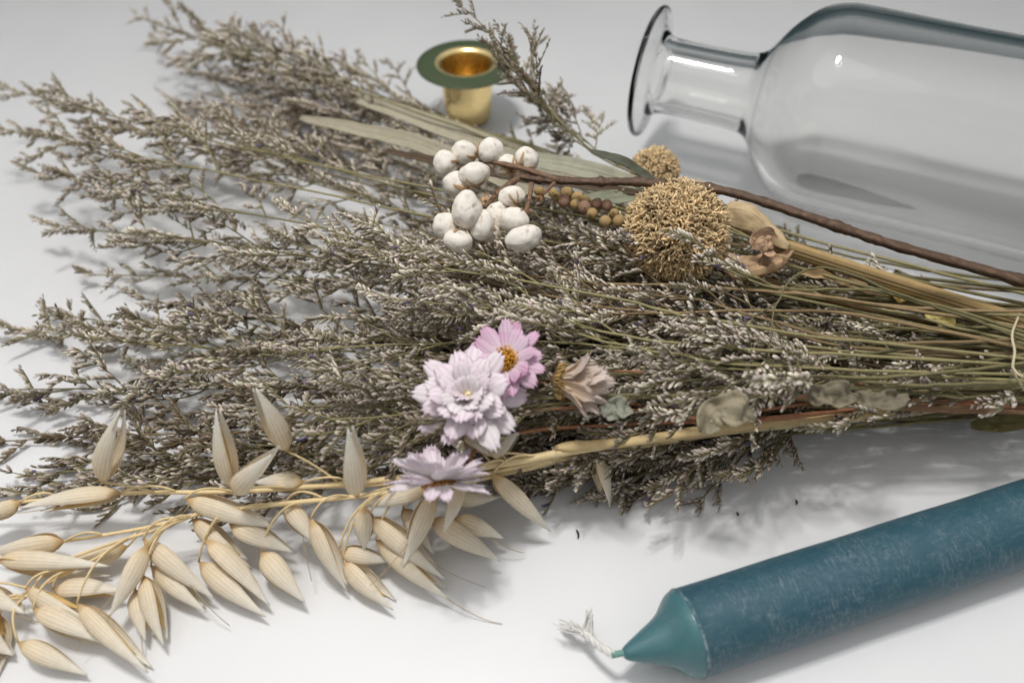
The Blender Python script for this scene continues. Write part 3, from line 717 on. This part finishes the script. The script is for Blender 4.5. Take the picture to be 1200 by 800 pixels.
# ------------------------------------------------------------------ thick straw stalk with withered bract
stalk = thing('straw_stalk', P(1200, 378, 3.2), 'thick ribbed tan stalk with a withered curled flower beside the large round head', 'dried stalk')
b = MB(); n = 14; q = through([P(1340, 415, 2.9), P(1200, 378, 3.2), P(1060, 335, 3.6), P(925, 292, 4.1), P(880, 278, 4.2)], 40)
T = nrm(q[10]-q[0])
for k in range(11):                                      # ribs pressed together
    a = k*2*math.pi/11; u = perp(T); v = np.cross(T, u); off = (u*math.cos(a)+v*math.sin(a))*.17
    b.tube(q+off, np.linspace(.085, .075, 40)*random.uniform(.8, 1.1), srgb(182, 154, 106)*random.uniform(.55, 1.15), 6)
b.tube(q, .19, srgb(120, 90, 56), 8); b.build('stalk', M_OATS, stalk)
def crumple(b, keys, wid, col, seed, fold=.5, amp=.12, n=22, m=19, vein=.12):
    q = through(keys, n); G = np.zeros((n, m, 3)); C = np.zeros((n, m, 3)); T = np.gradient(q, axis=0); up0 = np.array([0, -.5, .86])
    for i in range(n):
        u_ = i/(n-1); t = nrm(T[i]); s = nrm(np.cross(t, up0)); nn = np.cross(s, t); w = wid(u_)
        for j in range(m):
            v_ = j/(m-1)*2-1; p = q[i]+s*w*v_
            h = amp*(mnoise.noise(Vector(p*1.5+seed))*2+.8*mnoise.noise(Vector(p*4.3+seed))+.35*mnoise.noise(Vector(p*11+seed)))+fold*w*(v_*v_)
            p = p+nn*h; G[i, j] = p
            C[i, j] = col*(1+.25*mnoise.noise(Vector((v_*6, u_*2, seed))))*(1-.2*(abs(v_) < .1))*(1+vein*math.cos(v_*24+seed))
    G[..., 2] = np.maximum(G[..., 2], .06); b.grid(G, C)
tan = srgb(214, 190, 150)
b = MB(); crumple(b, [P(850, 245, 4.9), P(885, 255, 5.0), P(925, 290, 4.5)], lambda u: .42*math.sin(math.pi*min(1, .25+u*.72))+.05, tan, 3, fold=-.6, amp=.1)
b.build('bract', M_HUSK, stalk, solid=.02)
b = MB(); crumple(b, [P(835, 300, 4.3), P(870, 312, 4.5), P(905, 306, 4.4), P(925, 296, 4.2)], lambda u: .34*math.sin(math.pi*min(1, .15+u*.8))+.04, srgb(196, 164, 128), 8, fold=-.5, amp=.2)
b.build('bract', M_HUSK, stalk, solid=.02)
b = MB()
for k in range(5):                                       # withered flower of curled petals wound into one another
    c = P(897+random.uniform(-8, 10), 288+random.uniform(-8, 10), 4.9+.1*k); r_ = random.uniform(.14, .36); a0 = random.uniform(0, 6.28)
    nx = nrm(np.array([random.uniform(-.6, .6), -.6, .7])); u = perp(nx); v = np.cross(nx, u)
    pts = [c+(u*math.cos(a0+q)+v*math.sin(a0+q)*random.uniform(.7, 1.0))*r_*(1-.07*q)+nx*random.uniform(-.06, .1) for q in np.linspace(0, random.uniform(3.2, 5.2), 8)]
    crumple(b, pts, lambda u_: .13*math.sin(math.pi*min(1, .15+u_*.75))+.03, srgb(206, 172, 140)*random.uniform(.6, 1.1), k*2.2, fold=random.uniform(-.6, .8), amp=.14, n=30, m=13)
b.build('withered_flower', M_HUSK, stalk, solid=.02)

# ------------------------------------------------------------------ little round berries
eb = thing('bud_sprig', P(745, 250, 4.6), 'short sprig of tiny round beige buds under the brown twig', 'dried sprig')
b = MB(); st_ = through([P(790, 262, 4.3), P(745, 250, 4.8), P(705, 238, 5.0), P(660, 228, 4.9)], 20); b.tube(st_, .05, srgb(130, 124, 84), 6)
BB = [(632, 224), (652, 231), (661, 236), (674, 239), (686, 235), (699, 239), (711, 240), (685, 243), (709, 259), (725, 259), (738, 246), (664, 226), (694, 250), (677, 231), (720, 250), (648, 226)]
for x, y in BB:
    c = P(x, y, 5.2+random.uniform(-.2, .2)); k = np.argmin(np.linalg.norm(st_-c, axis=1)); b.tube(bez(st_[k], (st_[k]+c)/2+np.array([.1, 0, .05]), c, 6), .025, srgb(140, 130, 84), 5)
b.build('stem', M_STEM, eb)
for x, y in BB:
    c = P(x, y, 5.2); r = random.uniform(.15, .2); nu, nv = 12, 16; G = np.zeros((nu, nv, 3)); C = np.zeros((nu, nv, 3)); tl = nrm(rng.normal(0, 1, 3)); e1 = perp(tl); e2 = np.cross(tl, e1)
    cc_ = (srgb(178, 150, 104) if random.random() < .6 else srgb(150, 118, 98))*random.uniform(.75, 1.1)
    for i in range(nu):
        for j in range(nv):
            f, g = math.pi*i/(nu-1), 2*math.pi*j/nv; d = tl*math.cos(f)*(1.15 if f < 1 else 1)+(e1*math.cos(g)+e2*math.sin(g))*math.sin(f)
            G[i, j] = c+d*r; C[i, j] = cc_*(.5 if f < .35 else 1)
    b = MB(); b.grid(G, C, wrap=True); b.build('bud', M_SEED, eb)

# ------------------------------------------------------------------ leaves
def leaf(name, keys, w, col, label, cat='leaf', group=None, fold=.15, amp=.05, seed=1, prof=None, n=30):
    b = MB(); pr_ = prof or (lambda u: math.sin(math.pi*min(.97, .05+u*.92))**.6)
    crumple(b, [P(*k) for k in keys], lambda u: w*pr_(u)+.02, col, seed, fold=fold, amp=amp, n=n, m=15, vein=.05)
    o = b.build(name, M_LEAF, None, solid=.02); return tag(o, label, cat, group)
GREY = srgb(176, 168, 146)
LG = 'long strap leaves in the bouquet'
leaf('strap_leaf', [(395, 108, 2.6), (470, 132, 2.9), (560, 165, 3.2), (660, 200, 3.5), (760, 235, 3.6)], .36, GREY, 'long grey beige strap leaf running from left of the cup down behind the white berries', group=LG, seed=2)
leaf('strap_leaf', [(352, 138, 3.0), (420, 152, 3.4), (500, 172, 3.8), (600, 215, 4.0), (660, 232, 4.2)], .30, GREY*.95, 'narrow grey beige strap leaf just above the dark gap left of the white berries', group=LG, seed=5)
leaf('strap_leaf', [(560, 178, 3.6), (640, 190, 4.3), (710, 205, 4.6), (790, 232, 4.6)], .32, srgb(168, 166, 146), 'strap leaf lying behind the white berries and the brown twig', group=LG, seed=7)
leaf('strap_leaf', [(455, 178, 4.2), (520, 190, 4.8), (600, 206, 5.0), (680, 216, 5.0), (760, 228, 4.7)], .17, srgb(94, 78, 62), 'narrow dark leaf strip standing in for the shadow gap under the white berry cluster', group=LG, seed=8)  # dark strip laid in the shadow gap, its brown standing for shade
leaf('strap_leaf', [(693, 178, 5.8), (725, 187, 5.7), (750, 200, 5.4), (775, 220, 5.0)], .13, srgb(96, 100, 84), 'slim dark green leaf tip pointing up left of the small round flower head', group=LG, seed=9)
leaf('strap_leaf', [(668, 236, 4.8), (710, 232, 4.8), (760, 228, 4.6), (800, 232, 4.4)], .22, srgb(150, 152, 130), 'pale green leaf beneath the brown twig beside the tiny beige buds', group=LG, seed=10)
SAGE = srgb(160, 150, 126)
b4 = lambda u: (math.sin(math.pi*min(.97, .06+u*.9))**1.0)*(1+.25*math.sin(u*11))
LS = 'crumpled sage leaves on the oat stalk'
leaf('crumpled_leaf', [(824, 508, 4.4), (838, 482, 4.9), (860, 480, 5.0), (886, 492, 4.7)], .4, SAGE, 'crumpled sage green leaf draped over the oat stalk at centre right', group=LS, fold=.4, amp=.22, seed=3, prof=b4)
leaf('crumpled_leaf', [(945, 468, 4.4), (970, 462, 4.7), (1006, 468, 4.5)], .3, SAGE*.75, 'dark folded sage leaf lying above the oat stalk, right of the draped one', group=LS, fold=.5, amp=.2, seed=4, prof=b4)
leaf('crumpled_leaf', [(1000, 460, 4.3), (1030, 470, 4.5), (1066, 464, 4.3)], .24, SAGE*.6, 'small dark crumpled leaf rightmost above the oat stalk', group=LS, fold=.4, amp=.2, seed=6, prof=b4)
leaf('crumpled_leaf', [(712, 488, 4.5), (722, 476, 4.8), (742, 482, 4.6)], .26, srgb(150, 150, 134), 'small curled grey green leaf right of the white daisy', group=LS, fold=.6, amp=.2, seed=12, prof=b4)
leaf('crumpled_leaf', [(1138, 498, 1.6), (1170, 497, 1.7), (1225, 492, 1.8)], .22, srgb(112, 104, 66), 'olive brown leaf lowest at the right edge of the bouquet', group=LS, fold=.3, amp=.1, seed=14)
leaf('reddish_blade', [(865, 455, 3.2), (960, 468, 3.1), (1080, 478, 2.9), (1230, 484, 2.6)], .09, srgb(152, 120, 92), 'long reddish brown stem blade above the pale oat stalk at right', 'blade', fold=-.4, amp=.03, seed=15, n=40)
leaf('petal_scrap', [(1025, 330, 3.3), (1050, 342, 3.4), (1066, 352, 3.3)], .3, srgb(220, 190, 110), 'yellow dried petal scrap among the stems below the thick stalk', 'petal', fold=.6, amp=.2, seed=16, prof=b4)
leaf('petal_scrap', [(935, 318, 3.6), (985, 328, 3.6), (1035, 348, 3.4)], .14, srgb(180, 154, 116), 'brown curled petal scrap just below the thick ribbed stalk', 'petal', fold=.6, amp=.15, seed=17, prof=b4)
leaf('petal_scrap', [(1085, 362, 3.2), (1100, 372, 3.3), (1118, 384, 3.2)], .2, srgb(216, 200, 130), 'small pale yellow petal scrap nearest the cotton thread', 'petal', fold=.6, amp=.15, seed=18, prof=b4)

# thread tying the bundle
th = MB(); q = through([P(1196, 362, 3.0), P(1193, 372, 4.0), P(1186, 392, 4.9), P(1189, 412, 4.9), P(1187, 432, 4.7), P(1196, 450, 4.2), P(1215, 480, 2.6), P(1220, 495, 1.0)], 40)
th.tube(q, .035, srgb(214, 200, 168), 5); q = through([P(1186, 430, 4.75), P(1196, 440, 4.8), P(1212, 442, 4.6)], 12); th.tube(q, .03, srgb(214, 200, 168), 5)
tag(th.build('thread', wm), 'thin pale cotton thread tied round the stems at the right edge', 'thread')

# crumbs
for (x, y, dx, dy, lab) in ((675, 620, 2, 11, 'largest dark hook shaped crumb on the table near the hanging husk'), (863, 600, 1, 4, 'tiny dark plant crumb on the table, middle one of three'), (932, 585, 1, 6, 'tiny dark plant crumb on the table nearest the bouquet shade')):
    b = MB(); b.tube(through([P(x, y, .03), P(x+dx+1, y+dy*.5, .07), P(x+dx, y+dy, .03)], 6), [.01, .025, .03, .03, .02, .01], srgb(70, 60, 54), 5)
    tag(b.build('plant_crumb', M_STEM), lab, 'crumb', 'crumbs on the table')

# ------------------------------------------------------------------ light
def area(name, loc_, target, size, power, col=(1, 1, 1), shape='SQUARE', sy=None):
    l = bpy.data.lights.new(name, 'AREA'); l.energy = power; l.size = size*CM; l.shape = shape; l.color = col
    if sy: l.size_y = sy*CM
    o = bpy.data.objects.new(name, l); COL.objects.link(o); o.location = Vector(loc_)*CM
    o.rotation_euler = (Vector(target)-Vector(loc_)).to_track_quat('-Z', 'Y').to_euler(); return l
area('ceiling_lamp', (-12, 24, 118), (-4, 20, 0), 17, 7.9, (1, .985, .965), 'DISK')
area('ceiling_lamp', (-34, 12, 110), (0, 16, 0), 90, 1.7, (1, .995, .985), 'DISK')
# the lamps are ring shaped tubes
for l in bpy.data.lights[:1]:
    l.use_nodes = True; nt = l.node_tree; em = [n for n in nt.nodes if n.type == 'EMISSION'][0]
    ge = node(nt, 'ShaderNodeNewGeometry'); vd = node(nt, 'ShaderNodeVectorMath', operation='DISTANCE'); vd.inputs[1].default_value = (.5, .5, 0)
    nt.links.new(ge.outputs['Parametric'], vd.inputs[0])
    gt = node(nt, 'ShaderNodeMath', operation='GREATER_THAN'); gt.inputs[1].default_value = .3; nt.links.new(vd.outputs['Value'], gt.inputs[0])
    mu = node(nt, 'ShaderNodeMath', operation='MULTIPLY'); mu.inputs[1].default_value = 1.56; nt.links.new(gt.outputs[0], mu.inputs[0]); nt.links.new(mu.outputs[0], em.inputs['Strength'])
    l.cycles.is_caustics_light = True
for o in bpy.data.objects:
    if o.name == 'bottle_wall': o.cycles.is_caustics_caster = True
    if o.name == 'tabletop': o.cycles.is_caustics_receiver = True
w = bpy.data.worlds.new('World'); SC.world = w; w.use_nodes = True; nt = w.node_tree; bg = nt.nodes['Background']
tc = node(nt, 'ShaderNodeTexCoord'); sx = node(nt, 'ShaderNodeSeparateXYZ'); nt.links.new(tc.outputs['Generated'], sx.inputs[0])
cr = node(nt, 'ShaderNodeValToRGB'); nt.links.new(sx.outputs['Z'], cr.inputs[0])
cr.color_ramp.elements[0].position = .0; cr.color_ramp.elements[0].color = (.03, .048, .052, 1)
cr.color_ramp.elements[1].position = .72; cr.color_ramp.elements[1].color = (.65, .645, .645, 1)
e = cr.color_ramp.elements.new(.25); e.color = (.06, .08, .085, 1)
nt.links.new(cr.outputs[0], bg.inputs['Color']); bg.inputs['Strength'].default_value = 1.0

SC.view_settings.view_transform = 'Standard'; SC.view_settings.look = 'None'; SC.view_settings.exposure = 0; SC.view_settings.gamma = 1
SC.render.engine = 'CYCLES'
SC.cycles.use_denoising = True; SC.cycles.max_bounces = 14; SC.cycles.transmission_bounces = 12; SC.cycles.transparent_max_bounces = 12
SC.cycles.caustics_refractive = True; SC.cycles.caustics_reflective = True; SC.cycles.sample_clamp_indirect = 8
SC.cycles.use_adaptive_sampling = True; SC.cycles.adaptive_threshold = .03
